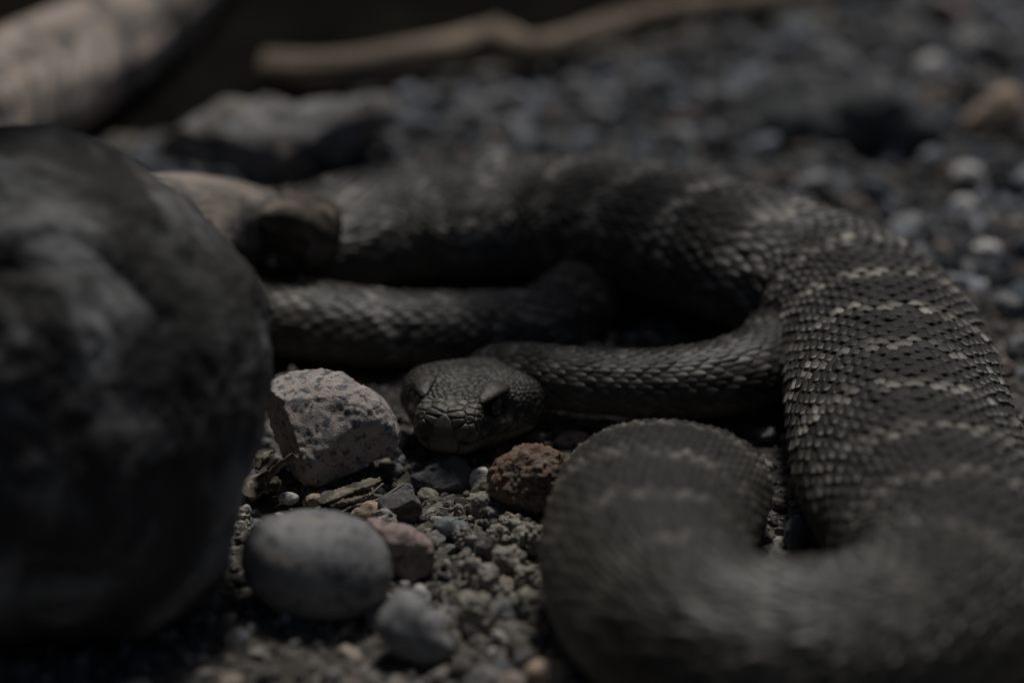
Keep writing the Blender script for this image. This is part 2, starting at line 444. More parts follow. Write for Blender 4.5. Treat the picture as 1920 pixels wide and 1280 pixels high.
def cp(px, py, z, a, b): return [*P(px, py, z), a, b]
hb = hbase
back = -fw
ctrl = [
    [*(hb), 1.02, .95],
    [*(hb + back * .6 + np.array([.22, 0, .12])), .98, .92],
    cp(1000, 706, 1.42, .98, .92),
    cp(1085, 717, 1.5, 1.0, .94),
    cp(1160, 721, 1.5, 1.03, .96),
    cp(1240, 722, 1.5, 1.06, 1.0),
    cp(1330, 715, 1.5, 1.12, 1.08),
    cp(1410, 695, 1.5, 1.2, 1.15),
    cp(1465, 655, 1.45, 1.25, 1.2),
    cp(1470, 600, 1.3, 1.28, 1.2),
    cp(1420, 550, 1.2, 1.3, 1.15),
    cp(1300, 520, 1.15, 1.3, 1.1),
    cp(1140, 530, 1.1, 1.3, 1.1),
    cp(1065, 580, 1.1, 1.3, 1.12),
    cp(1000, 614, 1.15, 1.3, 1.15),
    cp(900, 620, 1.15, 1.32, 1.15),
    cp(770, 622, 1.15, 1.36, 1.18),
    cp(640, 612, 1.2, 1.42, 1.22),
    cp(520, 590, 1.25, 1.5, 1.3),
    cp(430, 550, 1.4, 1.65, 1.42),
    cp(420, 490, 1.65, 1.9, 1.6),
    cp(500, 455, 1.95, 2.2, 1.9),
    cp(610, 440, 2.1, 2.45, 2.1),
    cp(740, 412, 2.2, 2.6, 2.2),
    cp(880, 404, 2.25, 2.7, 2.25),
    cp(1020, 403, 2.3, 2.75, 2.3),
    cp(1160, 414, 2.6, 2.8, 2.32),
    cp(1300, 442, 2.8, 2.85, 2.35),
    cp(1430, 480, 2.8, 2.9, 2.38),
    cp(1550, 528, 2.5, 2.92, 2.4),
    cp(1630, 595, 2.3, 2.95, 2.42),
    cp(1672, 690, 2.3, 3.0, 2.42),
    cp(1692, 790, 2.3, 3.0, 2.42),
    cp(1722, 890, 2.3, 3.0, 2.42),
    cp(1768, 985, 2.35, 2.75, 2.45),
    cp(1792, 1075, 2.35, 2.5, 2.45),
    cp(1735, 1155, 2.3, 2.35, 2.45),
    cp(1610, 1205, 2.3, 2.28, 2.42),
    cp(1450, 1215, 2.3, 2.25, 2.4),
    cp(1315, 1180, 2.3, 2.32, 2.4),
    cp(1236, 1105, 2.25, 2.42, 2.4),
    cp(1212, 1025, 2.2, 2.52, 2.3),
    cp(1226, 960, 2.1, 2.6, 2.15),
    cp(1246, 912, 1.9, 2.66, 2.0),
    cp(1258, 888, 1.6, 2.6, 1.8),
    cp(1268, 870, 1.1, 2.1, 1.3),
    cp(1280, 852, .5, .8, .5),
]
NB = 620
q, SL = catmull(ctrl, NB)
pos = q[:, :3].copy(); AW = q[:, 3]; BH = q[:, 4]
low = np.interp(AW, [1.3, 2.4], [0, 1]); pos[:, 2] -= low * BH * .13; BH = BH * (1 - .12 * low)     # the heavy coils sag flat on the gravel
T_, S_, U_ = frames(pos)
S_ = -S_ if np.dot(S_[0], hs) < 0 else S_
# blend the first frames into the head frame
for i in range(5):
    w = 1 - i / 5; w = w * w * (3 - 2 * w)
    s = S_[i] * (1 - w) + hs * w; s /= np.linalg.norm(s)
    u = U_[i] * (1 - w) + hu * w; u -= s * np.dot(s, u); u /= np.linalg.norm(u)
    S_[i] = s; U_[i] = u

def cross(phi, a, b):
    """phi 0 = spine, +-pi = belly; flattened underneath, slight ridge along the spine"""
    x = np.sin(phi); z = np.cos(phi)
    zz = np.where(z < 0, np.sign(z) * np.abs(z) ** 1.0 * .88, z)
    zz = np.maximum(zz, -.80)
    xx = np.sign(x) * np.abs(x) ** .92
    return a * xx, b * zz

def surf(s, phi, h):
    i = np.clip(np.interp(s, SL, np.arange(NB)), 0, NB - 1.001); k = i.astype(int); w = (i - k)[..., None]
    L = lambda A: A[k] * (1 - w) + A[k + 1] * w
    p = L(pos); S = L(S_); U = L(U_); a = L(AW[:, None])[..., 0]; b = L(BH[:, None])[..., 0]
    x, z = cross(phi, a, b)
    # normal of the ellipse
    n = np.stack([np.sin(phi) / a, np.cos(phi) / b], -1); n /= np.linalg.norm(n, axis=-1)[..., None]
    return p + (x + h * n[..., 0])[..., None] * S + (z + h * n[..., 1])[..., None] * U

# --- colours of a scale at (s, phi)
PER = 2.3
FADE_S = [0] + [float(SL[np.argmin(np.linalg.norm(pos - P(x_, y_, 2.2), axis=1))]) for x_, y_ in ((640, 612), (880, 420), (1430, 485), (1700, 800), (1740, 1000), (1500, 1200), (1215, 1060), (1235, 890))]
print('fade', FADE_S, SL[-1])
def pattern(s, phi, rnd):
    n = len(s); per = np.interp(s, [0, 12, 45, 62, 200], [1.5, 1.7, 2.6, 2.7, PER])
    cum = np.interp(s, SL, np.cumsum(np.gradient(SL) / np.interp(SL, [0, 12, 45, 62, 200], [1.5, 1.7, 2.6, 2.7, PER])))
    t = cum - np.floor(cum); t = np.minimum(t, 1 - t)                   # 0 on the pale cross line
    ap = np.abs(phi)
    fs_ = np.interp(s, FADE_S, [.3, .3, .25, .35, .8, .9, .8, .8, .8])
    fork = np.clip(ap - fs_, 0, 1.4) * np.interp(s, FADE_S, [.3, .3, .36, .34, .24, .2, .2, .2, .2])
    dl = np.abs(t - fork)
    line = np.exp(-(dl / (np.interp(s, FADE_S, [.11, .11, .17, .14, .11, .11, .11, .11, .11]) + .05 * rnd[:, 0])) ** 4)
    inner = np.clip((t - fork - .10) / .12, 0, 1) * np.clip(1.35 - ap, 0, 1)
    base = np.array([.062, .057, .045]) * np.interp(s, FADE_S, [1, 1, 1.3, 1.15, 1, 1, .9, .95, 1])[:, None]
    blot = np.array([.034, .030, .0225]); pale = np.array([.40, .365, .31]); belly = np.array([.17, .155, .115])
    c = base * (1 - inner[:, None]) + blot * inner[:, None]
    # dark edge beside the pale line
    dk = np.exp(-((t - fork - .12) / .05) ** 2) * (ap < 1.5)
    c = c * (1 - .45 * dk)[:, None]
    amt = np.clip(line * (rnd[:, 1] * 1.5 - .2), 0, 1) * np.clip(2.1 - ap, 0, 1)
    fade = np.interp(s, FADE_S, [.35, .8, 1.0, .9, .9, .4, .12, .3, .5])
    amt = amt * np.clip(fade, 0, 1)
    lo = np.clip((ap - 1.55) / .5, 0, 1)[:, None]
    c = c * (1 - lo * .6) + belly * lo * .6
    return c * (.72 + .56 * rnd[:, 2:3]), amt

# --- body skin (one continuous surface: head, body, tail)
NPH = 224
ph = np.linspace(-np.pi, np.pi, NPH, endpoint=False)
PHb, SLb = np.meshgrid(ph, SL)
ven = np.clip((np.abs(PHb) - 2.25) / .15, 0, 1) * .05 * np.abs(np.sin(SLb * np.pi / np.clip(AW[:, None] * .22, .2, 1)))
Vb = surf(SLb, PHb, ven - .02)
# head rings, from the snout back to the neck joint
NH = 210
hx_ = np.array([5.12, 5.10, 5.02, 4.85, 4.6, 4.2, 3.8, 3.4, 3.0, 2.5, 2.0, 1.5, 1.0, .5, 0])
hw_ = np.array([.05, .45, .72, .86, .93, .98, 1.08, 1.30, 1.60, 1.86, 2.03, 2.05, 1.74, 1.28, 1.02])
ht_ = np.array([.02, .24, .44, .58, .68, .80, .92, 1.00, 1.03, 1.04, 1.05, 1.05, 1.03, 1.0, .95])
hb_ = np.array([-.05, -.38, -.58, -.70, -.78, -.86, -.92, -.96, -.98, -1.0, -1.0, -.98, -.92, -.84, -.76])
tt = np.linspace(0, 1, NH)
xs = 5.12 - 5.12 * (tt ** 1.35)
def sm(xq, ys):
    v = np.interp(xq, hx_[::-1], ys[::-1]); return v
k_ = np.array([1, 2, 3, 2, 1.]); k_ /= k_.sum()
def smooth(v):
    for _ in range(4):
        v2 = np.convolve(np.pad(v, 2, mode='edge'), k_, 'valid'); v2[:3] = v[:3]; v2[-3:] = v[-3:]; v = v2
    return v
HWr, HTr, HBr = (smooth(sm(xs, y)) for y in (hw_, ht_, hb_))
X = np.repeat(xs[:, None], NPH, 1)
sx = np.sin(ph)[None]; cz = np.cos(ph)[None]
blend = np.clip(xs / 1.6, 0, 1)[:, None]
eu = 1 - blend * .38                                   # squarer upper outline on the head
yy = HWr[:, None] * np.sign(sx) * np.abs(sx) ** (1 - .22 * blend)
zz = np.where(cz > 0, HTr[:, None] * np.abs(cz) ** (1 - .42 * blend), -(-HBr[:, None]) * np.minimum(np.abs(cz) ** 1.0, np.where(blend > 0, 1, 1)))
joint = np.clip(1 - xs / .8, 0, 1)[:, None]
x0, z0 = cross(ph, AW[0], BH[0]); yy = yy * (1 - joint) + x0[None] * joint; zz = zz * (1 - joint) + z0[None] * joint
H = np.stack([X, yy, zz], -1)
def normals(V):
    du = np.gradient(V, axis=0); dv = np.roll(V, -1, 1) - np.roll(V, 1, 1)
    n = np.cross(du, dv); n /= np.linalg.norm(n, axis=-1)[..., None] + 1e-9
    return n
N = normals(H)
if (N[:, :, 2] * np.sign(H[:, :, 2]) * (np.abs(H[:, :, 2]) > .5)).sum() < 0: N = -N
fade_tip = np.clip((5.12 - X) / .06, 0, 1)
# seeds of the head scales: (x,y,z) on the surface, weight = relative size
seeds = []
def seed_at(x, phi): 
    i = np.argmin(abs(xs - x)); j = np.argmin(abs(ph - phi)); return H[i, j]
rs = np.random.default_rng(5)
for x in np.arange(.15, 5.0, .2):                       # crown and cheeks, small
    for p in np.arange(-1.30, 1.31, .2 / max(.7, float(np.interp(x, hx_[::-1], hw_[::-1]))) * .95):
        if x > 4.15 and abs(p) < 1.2: continue
        seeds.append(seed_at(x + rs.uniform(-.06, .06), p + rs.uniform(-.05, .05)))
for x in np.arange(.2, 4.0, .27):
    for p in (1.42, -1.42, 1.60, -1.60): seeds.append(seed_at(x + rs.uniform(-.06, .06), p + rs.uniform(-.03, .03)))
for sg in (-1, 1):                                      # snout plates, lip plates
    for x, p in ((4.35, .25), (4.35, .75), (4.7, .22), (4.72, .72), (4.55, 1.15), (4.92, .45), (4.92, 1.0), (4.3, 1.2), (5.05, .75), (5.06, 1.3)):
        seeds.append(seed_at(x, p * sg))
    for x in np.arange(.9, 5.05, .36): seeds.append(seed_at(x, sg * 1.78)); seeds.append(seed_at(x - .1, sg * 2.12))
    for x in np.arange(.5, 5.0, .5): seeds.append(seed_at(x, sg * 2.6))
seeds.append(np.array([5.11, 0, .12])); seeds.append(np.array([5.08, 0, -.3])); seeds.append(np.array([4.5, 0, .75]))
seeds = np.array(seeds)
flatH = H.reshape(-1, 3); d1 = np.full(len(flatH), 9.); d2 = d1.copy(); i1 = np.zeros(len(flatH), int)
for i, sd_ in enumerate(seeds):
    d = np.linalg.norm(flatH - sd_, axis=1)
    c1 = d < d1
    d2 = np.where(c1, d1, np.minimum(d2, d)); i1 = np.where(c1, i, i1); d1 = np.where(c1, d, d1)
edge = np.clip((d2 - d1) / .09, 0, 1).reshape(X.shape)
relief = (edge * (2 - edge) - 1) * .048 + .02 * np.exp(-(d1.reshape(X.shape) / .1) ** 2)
taper = np.clip(X / .5, 0, 1)
dep = relief * taper * fade_tip
ay = np.abs(H[..., 1])
def pit(x, y, z, r, depth): return -depth * np.exp(-(((H[..., 0] - x) ** 2 + (ay - y) ** 2 + (H[..., 2] - z) ** 2) / r ** 2) ** 1.5)
dep += pit(3.50, 1.24, .44, .42, .30)                   # eye hollow
dep += pit(3.95, 1.02, .42, .28, .16)                   # groove in front of the eye
dep += pit(4.28, .96, .05, .17, .26)                   # heat pit
dep += pit(4.86, .62, .28, .12, .22)                    # nostril
dep += -.10 * np.exp(-((H[..., 0] - 3.5) / .9) ** 2) * np.exp(-(H[..., 1] / .55) ** 2) * (H[..., 2] > 0)   # dip between the brows
lip = -.30 + .10 * np.clip((3 - X) / 3, 0, 1)
dep += -.07 * np.exp(-((H[..., 2] - lip) / .035) ** 2) * np.clip((X - .9) / .5, 0, 1) * fade_tip
dep += .05 * np.exp(-((H[..., 2] - .02) / .2) ** 2) * np.clip((X - 1.2) / .8, 0, 1) * (H[..., 1] != 0)
# raised edge of the snout (canthus)
dep += .06 * np.exp(-((X - 4.55) / .5) ** 2) * np.exp(-((ay - .78) / .14) ** 2) * (H[..., 2] > .3)
H2 = H + N * dep[..., None]
Vh = hbase + H2[..., :1] * HK * fw + H2[..., 1:2] * hs + H2[..., 2:3] * hu
# colours of the head
cell_r = np.random.default_rng(8).uniform(0, 1, (len(seeds), 3))[i1].reshape(*X.shape, 3)
hc = np.array([.078, .071, .054]) * (.40 + 1.0 * cell_r[..., :1] ** 1.3 + .5 * fbm(H * 1.3, 3, 12)[..., None] * .6)
hc = np.maximum(hc, .012)
lowj = np.clip((-.25 - H[..., 2]) / .2, 0, 1)[..., None]
hc = hc * (1 - lowj * .55) + np.array([.15, .13, .095]) * lowj * .55
strp = np.exp(-((H[..., 2] - (.35 - .28 * (3.4 - X))) / .22) ** 2) * (X < 3.4) * (ay > .9)        # dark stripe behind the eye
hc = hc * (1 - .5 * strp)[..., None]
palestr = np.exp(-((H[..., 2] - (.15 - .35 * (3.9 - X))) / .07) ** 2) * (X < 4.3) * (X > 1.5) * (ay > .8)
hc = hc * (1 + .9 * palestr)[..., None]
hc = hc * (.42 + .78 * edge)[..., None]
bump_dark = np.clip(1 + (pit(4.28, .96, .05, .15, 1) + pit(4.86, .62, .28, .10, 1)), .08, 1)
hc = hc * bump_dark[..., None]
bc = np.array([.035, .031, .025]) * np.ones((*PHb.shape, 1))
bl = np.clip((np.abs(PHb) - 2.0) / .25, 0, 1)[..., None]
bc = bc * (1 - bl) + np.array([.20, .18, .135]) * bl
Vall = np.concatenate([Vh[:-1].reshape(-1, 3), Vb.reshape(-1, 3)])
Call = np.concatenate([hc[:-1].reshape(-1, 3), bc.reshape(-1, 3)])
NR = NH - 1 + NB
# caps
tip = len(Vall); Vall = np.concatenate([Vall, [Vh[0].mean(0)], [Vb[-1].mean(0)]]); Call = np.concatenate([Call, hc[0, :1], bc[-1, :1]])
j = np.arange(NPH); jn = (j + 1) % NPH
cap0 = np.stack([np.full(NPH, tip), jn, j], 1); base_l = (NR - 1) * NPH
cap1 = np.stack([np.full(NPH, tip + 1), base_l + j, base_l + jn], 1)
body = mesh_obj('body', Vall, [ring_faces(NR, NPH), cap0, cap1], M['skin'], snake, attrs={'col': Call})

# --- overlapping keeled scales over back and flanks
PHM = 2.18
tq = np.array([0, .22, .45, .66, .78, .88, .95, .99, 1.0, 1.0]); vq = np.array([-1, -.62, -.22, 0, .22, .62, 1])
wq = np.array([.80, .95, 1.03, 1.0, .86, .62, .40, .20, .06, .06]) * 1.08
TQ, VQ = np.meshgrid(tq, vq, indexing='ij')
drop = np.zeros_like(TQ); drop[-1] = 1
WQ = np.repeat(wq[:, None], len(vq), 1)
per_ = np.pi * (3 * (AW + BH) - np.sqrt((3 * AW + BH) * (AW + 3 * BH)))
S_SWITCH = SL[np.argmin(np.linalg.norm(pos - P(430, 550, 1.4), axis=1))]
allV, allF, allC = [], [], []; ns = 0
for NCOL, ratio, sa_, sb_, lift in ((29, 2.9, .35, S_SWITCH, 1.0), (51, 3.1, S_SWITCH, SL[-1] - .3, 1.4)):
    cc = per_ * (2 * PHM / (2 * np.pi)) / NCOL                # column spacing along the body
    pp = cc * ratio
    s_list = [sa_]
    while s_list[-1] < sb_: s_list.append(s_list[-1] + float(np.interp(s_list[-1], SL, pp)))
    s_arr = np.array(s_list)
    S0, PH0 = [], []
    for kcol in range(NCOL):
        phc = -PHM + 2 * PHM * (kcol + .5) / NCOL
        off = .5 if kcol % 2 else 0
        S0.append(s_arr + off * np.interp(s_arr, SL, pp)); PH0.append(np.full(len(s_arr), phc))
    S0 = np.concatenate(S0); PH0 = np.concatenate(PH0)
    rr = np.random.default_rng(3).uniform(0, 1, (len(S0), 6))
    c0 = np.interp(S0, SL, cc); p0_ = np.interp(S0, SL, pp)
    S0 = S0 + (rr[:, 3] - .5) * .22 * p0_ + .2 * p0_ * fbm(np.stack([S0 * .5, PH0 * 2, 0 * S0], 1), 2, 6)
    PHj = PH0 + (rr[:, 4] - .5) * .014
    big = 1 + .25 * np.clip(np.abs(PH0) - 1.2, 0, 1)
    L = (1.5 * p0_)[:, None, None]
    ss = S0[:, None, None] + (TQ[None] - .35) * L
    aw0 = np.interp(S0, SL, (AW + BH) / 2)
    pph = PHj[:, None, None] + VQ[None] * WQ[None] * (c0 * big / aw0)[:, None, None]
    keel = np.exp(-(VQ / .2) ** 2) * np.clip(1.2 - TQ * .5, 0, 1)
    hq = -.06 + .34 * TQ + .09 * (1 - VQ ** 2) - .07 * np.abs(VQ) ** 3 + .07 * keel - drop * .45
    hq = hq[None] * (c0 * lift)[:, None, None] * (.65 + .7 * rr[:, 5])[:, None, None] * np.clip(1.4 - .35 * np.abs(PH0), .55, 1)[:, None, None]
    VS = surf(ss, pph, hq)
    n_ = len(S0); nt, nv_ = TQ.shape
    base_i = np.arange(nt * nv_).reshape(nt, nv_)
    fq = np.stack([base_i[:-1, :-1], base_i[:-1, 1:], base_i[1:, 1:], base_i[1:, :-1]], -1).reshape(-1, 4)
    FS = (fq[None] + (np.arange(n_) * nt * nv_)[:, None, None]).reshape(-1, 4) + ns * nt * nv_
    cb, amt = pattern(S0, PH0, rr)
    fl = lambda a_: a_.reshape(1, -1)
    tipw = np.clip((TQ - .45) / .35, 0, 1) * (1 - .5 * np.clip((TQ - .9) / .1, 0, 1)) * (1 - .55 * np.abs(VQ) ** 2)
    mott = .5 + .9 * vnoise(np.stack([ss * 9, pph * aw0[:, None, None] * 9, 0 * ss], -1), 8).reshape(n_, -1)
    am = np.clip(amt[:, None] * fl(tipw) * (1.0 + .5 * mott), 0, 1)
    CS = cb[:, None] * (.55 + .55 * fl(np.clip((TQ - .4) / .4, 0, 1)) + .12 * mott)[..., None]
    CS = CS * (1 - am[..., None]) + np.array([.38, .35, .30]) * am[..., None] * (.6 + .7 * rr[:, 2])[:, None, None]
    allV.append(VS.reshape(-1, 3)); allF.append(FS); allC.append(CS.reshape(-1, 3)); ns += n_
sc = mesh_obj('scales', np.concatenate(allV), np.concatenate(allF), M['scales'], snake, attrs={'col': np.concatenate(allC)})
tag(sc, 'rows of overlapping keeled scales, pale along the cross bands', kind='stuff')
print('scales', ns)

# --- eyes and brow plates
for sg in (-1, 1):
    v, f = ico(3)
    c = np.array([3.48, 1.04 * sg, .44])
    p = c + v * np.array([.30, .24, .30])
    W = hbase + p[:, :1] * HK * fw + p[:, 1:2] * hs + p[:, 2:3] * hu
    eye = mesh_obj('eye', W, f, M['eye'], snake)
    p = c + np.array([.05, .075 * sg, 0]) + v * np.array([.06, .18, .25])
    W = hbase + p[:, :1] * HK * fw + p[:, 1:2] * hs + p[:, 2:3] * hu
    mesh_obj('pupil', W, f, M['pupil'], eye)
    # brow plate: flattened, sharp outer edge, overhanging the eye
    v, f = ico(4)
    al = v[:, 0]; q_ = np.stack([al * .78, v[:, 1] * .30 * (1 - .3 * al), v[:, 2] * .11], 1)
    q_[:, 2] += -.12 * al ** 2 - .10 * al
    tilt = -.22
    q_ = np.stack([q_[:, 0], q_[:, 1] * np.cos(tilt) - q_[:, 2] * np.sin(tilt), q_[:, 1] * np.sin(tilt) + q_[:, 2] * np.cos(tilt)], 1)
    ya = .16
    q_ = np.stack([q_[:, 0] * np.cos(ya) + q_[:, 1] * np.sin(ya), -q_[:, 0] * np.sin(ya) + q_[:, 1] * np.cos(ya), q_[:, 2]], 1)
    q_[:, 1] *= sg
    p = np.array([3.45, .99 * sg, .90]) + q_
    p = p + v * (.015 * fbm(p * 6, 3, 4))[:, None]
    W = hbase + p[:, :1] * HK * fw + p[:, 1:2] * hs + p[:, 2:3] * hu
    bcol = np.array([.080, .072, .056]) * (.8 + .3 * fbm(p * 5, 3, 2))[:, None]
    mesh_obj('brow_plate', W, f, M['skin'], snake, attrs={'col': bcol})

# ------------------------------------------------------------------ logs and sticks
log = bpy.data.objects.new('driftwood_log', None); scene.collection.objects.link(log)
tag(log, 'large dark weathered log bending down to the gravel with a knobbed branch stub', 'log')
W_, F_, G_ = stone('', '', '', [(-420, 420), (-250, 310), (-100, 256), (0, 238), (100, 240), (200, 272), (290, 332), (395, 430), (470, 510), (500, 600), (508, 700), (490, 800), (460, 900), (438, 1000), (420, 1080), (370, 1145), (280, 1185), (100, 1195), (-150, 1175), (-350, 1100), (-470, 900), (-480, 650)],
                   '', z=5.6, thick=.72, noise=.035, sub=6, seed=77, sharp=.85, fine=.04, raw=True)
grv = fbm(np.stack([G_[:, 0] * 1.6, G_[:, 1] * .35, G_[:, 2]], 1), 4, 5)           # long shallow ridges of the grain
mid_ = W_.mean(0); nn_ = (W_ - mid_) / np.linalg.norm(W_ - mid_, axis=1)[:, None]
W_ = W_ + nn_ * (.13 * grv)[:, None]
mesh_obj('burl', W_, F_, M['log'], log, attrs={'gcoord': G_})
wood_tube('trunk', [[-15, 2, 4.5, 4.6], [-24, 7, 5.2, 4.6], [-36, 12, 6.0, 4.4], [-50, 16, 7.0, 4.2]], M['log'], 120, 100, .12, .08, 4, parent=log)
wood_tube('branch_stub', [pw(230, 520, 4.2, 2.4), pw(330, 445, 3.9, 2.0), pw(420, 425, 3.7, 1.5), pw(490, 428, 3.55, 1.15), pw(525, 434, 3.5, .95)], M['stub'], 140, 90, .04, .06, 9, parent=log)
wood_tube('knob', [pw(505, 430, 3.5, .8), pw(530, 434, 3.5, 1.0), pw(565, 442, 3.4, 1.12), pw(600, 450, 3.3, 1.1), pw(632, 460, 3.2, .85)], M['knob'], 120, 110, .22, .36, 17, parent=log)

w2 = wood_tube('driftwood_branch', [pw(-190, 310, 2.1, 2.5), pw(-60, 222, 2.2, 2.45), pw(60, 158, 2.2, 2.4), pw(180, 95, 2.2, 2.3), pw(275, 30, 2.2, 2.2), pw(345, -40, 2.2, 2.1), pw(400, -120, 2.2, 2.0)], M['log2'], 160, 90, .08, .10, 21)
tag(recentre(w2), 'thick pale mottled driftwood branch lying behind the large dark log', 'branch')
st = bpy.data.objects.new('stick', None); scene.collection.objects.link(st)
tag(st, 'thin bare brown stick with a broken side twig lying across the hollow', 'stick')
wood_tube('shaft', [pw(487, 128, 1.2, .68), pw(600, 132, 1.25, .75), pw(720, 118, 1.3, .75), pw(840, 97, 1.3, .75), pw(930, 80, 1.35, .85), pw(990, 98, 1.4, .72), pw(1060, 82, 1.4, .65), pw(1150, 50, 1.4, .65), pw(1300, 18, 1.5, .6), pw(1470, 0, 1.5, .55), pw(1600, -25, 1.5, .5)], M['stick'], 220, 50, .03, .05, 31, parent=st)
wood_tube('twig_stump', [pw(915, 84, 1.4, .6), pw(928, 60, 1.8, .5), pw(936, 38, 2.2, .3)], M['stick'], 40, 30, .03, .05, 33, parent=st)

# branch-shaped blocker added out of view; its plates shade head, far left coil and log
over = bpy.data.objects.new('shade_blocker', None); scene.collection.objects.link(over)
tag(over, 'unseen branch shaped shade blocker added above the coils', 'branch')
wood_tube('blocker_stem', [[-56, 36, 20, 2.4], [-40, 33, 26, 2.1], [-22, 31, 29.5, 1.6], [-6, 29, 30.6, 1.3], [0, 24, 30.6, 1.1], [4, 18, 30.5, .8]], M['bark'], 140, 40, .12, .1, 41, parent=over)
v, f = ico(5)
for cx_, cy_, sx_, sy_, rot_, sd_ in ((3.9, 17.6, 4.6, 4.9, .3, 45), (-4.8, 28.6, 4.2, 4.6, .9, 47), (-19.2, 3.5, 8.4, 14.5, 0, 49)):
    bp = v * np.array([sx_, sy_, .7]) * (1 + .25 * fbm(v * 2.2, 4, sd_))[:, None]
    bp[:, 2] += .35 * fbm(bp * .5, 4, sd_ + 1) - .02 * np.clip(bp[:, 0], -6, 6) ** 2 + 29.8
    cr, sr = math.cos(rot_), math.sin(rot_)
    bp = np.stack([bp[:, 0] * cr - bp[:, 1] * sr, bp[:, 0] * sr + bp[:, 1] * cr, bp[:, 2]], 1) + np.array([cx_, cy_, 0])
    mesh_obj('blocker_plate', bp, f, M['bark'], over, attrs={'gcoord': bp * np.array([1, 1, 0])})
wood_tube('blocker_side_stem', [[-36, 32, 27, 1.6], [-30, 18, 29.8, 1.3], [-20, 6, 30.4, .8]], M['bark'], 60, 30, .1, .1, 43, parent=over)

# ------------------------------------------------------------------ stones that stand out
stone('granite_stone', 'angular pink speckled granite stone beside the snake head', 'stone',
      [(503, 722), (520, 703), (548, 692), (590, 691), (630, 700), (672, 718), (712, 740), (735, 768), (746, 800), (749, 828), (738, 848), (700, 868), (660, 890), (620, 908), (596, 916), (570, 905), (545, 880), (528, 850), (508, 810), (498, 770)],
      'pink', z=1.45, thick=.7, noise=.06, sub=5, seed=1, sharp=.68, facets=4, fine=.03)
stone('cobble', 'smooth grey rounded cobble in front of the pink granite stone', 'stone',
      [(452, 1050), (462, 1005), (490, 975), (540, 960), (600, 958), (660, 970), (705, 1000), (732, 1040), (738, 1080), (722, 1120), (680, 1150), (620, 1162), (550, 1150), (490, 1120), (460, 1090)], 'cobble', z=1.05, thick=.95, noise=.02, sub=5, seed=2, sharp=.9, fine=.004)
stone('rose_stone', 'small lumpy rose coloured stone against the smooth grey cobble', 'stone',
      [(690, 975), (730, 982), (780, 1000), (812, 1020), (818, 1055), (800, 1085), (765, 1092), (735, 1080), (715, 1030)], 'rose', thick=.9, noise=.12, seed=3, facets=3)
stone('slate_pebble', 'dark flat streaked pebble between the granite stone and the rose stone', 'pebble',
      [(712, 935), (735, 922), (770, 924), (790, 942), (788, 968), (765, 984), (730, 980), (710, 962)], 'dark', thick=.9, noise=.05, seed=4, facets=3)
stone('cone_stone', 'smooth grey wedge shaped stone below the rose stone', 'stone',
      [(752, 1102), (775, 1108), (805, 1140), (835, 1185), (853, 1215), (838, 1238), (800, 1240), (750, 1228), (712, 1195), (704, 1175), (722, 1130)], 'grey', z=.75, thick=.8, noise=.03, sub=4, seed=5, fine=.004)
stone('conglomerate_stone', 'lumpy red brown stone resting under the snake jaw', 'stone',
      [(920, 905), (930, 872), (958, 846), (988, 831), (1020, 832), (1050, 850), (1068, 880), (1072, 912), (1060, 945), (1030, 965), (985, 962), (945, 945), (922, 925)], 'red', z=.95, thick=.9, noise=.10, sub=5, seed=6, sharp=.8, fine=.045)
stone('quartz_pebble', 'small tilted pale pebble between the snake chin and the red brown stone', 'pebble', (893, 896, 27, 17, -38), 'pale', thick=.8, noise=.08, sub=3, seed=7, facets=2)
stone('sandstone_pebble', 'orange tan pebble at the foot of the front coil', 'pebble', (1030, 1262, 46, 30, 8), 'tan', thick=.9, noise=.06, seed=8)
stone('blue_pebble', 'blue grey oval pebble in the gap between two coils', 'pebble', (1492, 1000, 21, 36, 8), 'blue', thick=.9, noise=.04, seed=9)
stone('neck_pebble', 'pinkish pebble lying under the snake neck', 'pebble', (1072, 824, 34, 18, -6), 'rose', thick=.9, noise=.06, seed=10)
stone('white_flake', 'bright white flake on top of the grey wedge stone', 'pebble', (792, 1116, 13, 24, -30), 'pale', thick=.6, noise=.06, sub=3, seed=11)
stone('blue_flake', 'flat blue grey flake half buried in the grit', 'pebble', [(815, 985), (830, 970), (858, 975), (885, 1000), (880, 1012), (845, 1006)], 'blue', thick=.7, noise=.05, sub=3, seed=12)
stone('tan_flake', 'flat tan flake beside the dark streaked pebble', 'pebble', [(655, 965), (675, 950), (712, 946), (725, 956), (700, 970), (665, 976)], 'tan', thick=.7, noise=.05, sub=3, seed=13)
stone('pale_pebble', 'pale pebble with a smaller companion under the granite stone', 'pebble', (541, 934, 20, 12, 0), 'pale', thick=.8, noise=.1, sub=3, seed=14)
stone('peach_pebble', 'peach coloured pebble under the granite stone', 'pebble', (592, 938, 19, 14, 10), 'tan', thick=.8, noise=.1, sub=3, seed=15)
stone('chin_stone', 'dark rough stone under the snake chin', 'stone', [(772, 890), (790, 862), (830, 850), (872, 862), (884, 892), (868, 920), (820, 928), (785, 918)], 'darkrock', thick=.8, noise=.12, seed=16, facets=3)
stone('cheek_pebble', 'grey pebble wedged between granite stone and snake cheek', 'pebble', (752, 826, 12, 20, 10), 'grey', thick=.8, noise=.06, sub=3, seed=17)
stone('white_pebble', 'small white pebble left of the granite stone under the log', 'pebble', (492, 830, 16, 12, 0), 'blue', thick=.8, noise=.06, sub=3, seed=18)
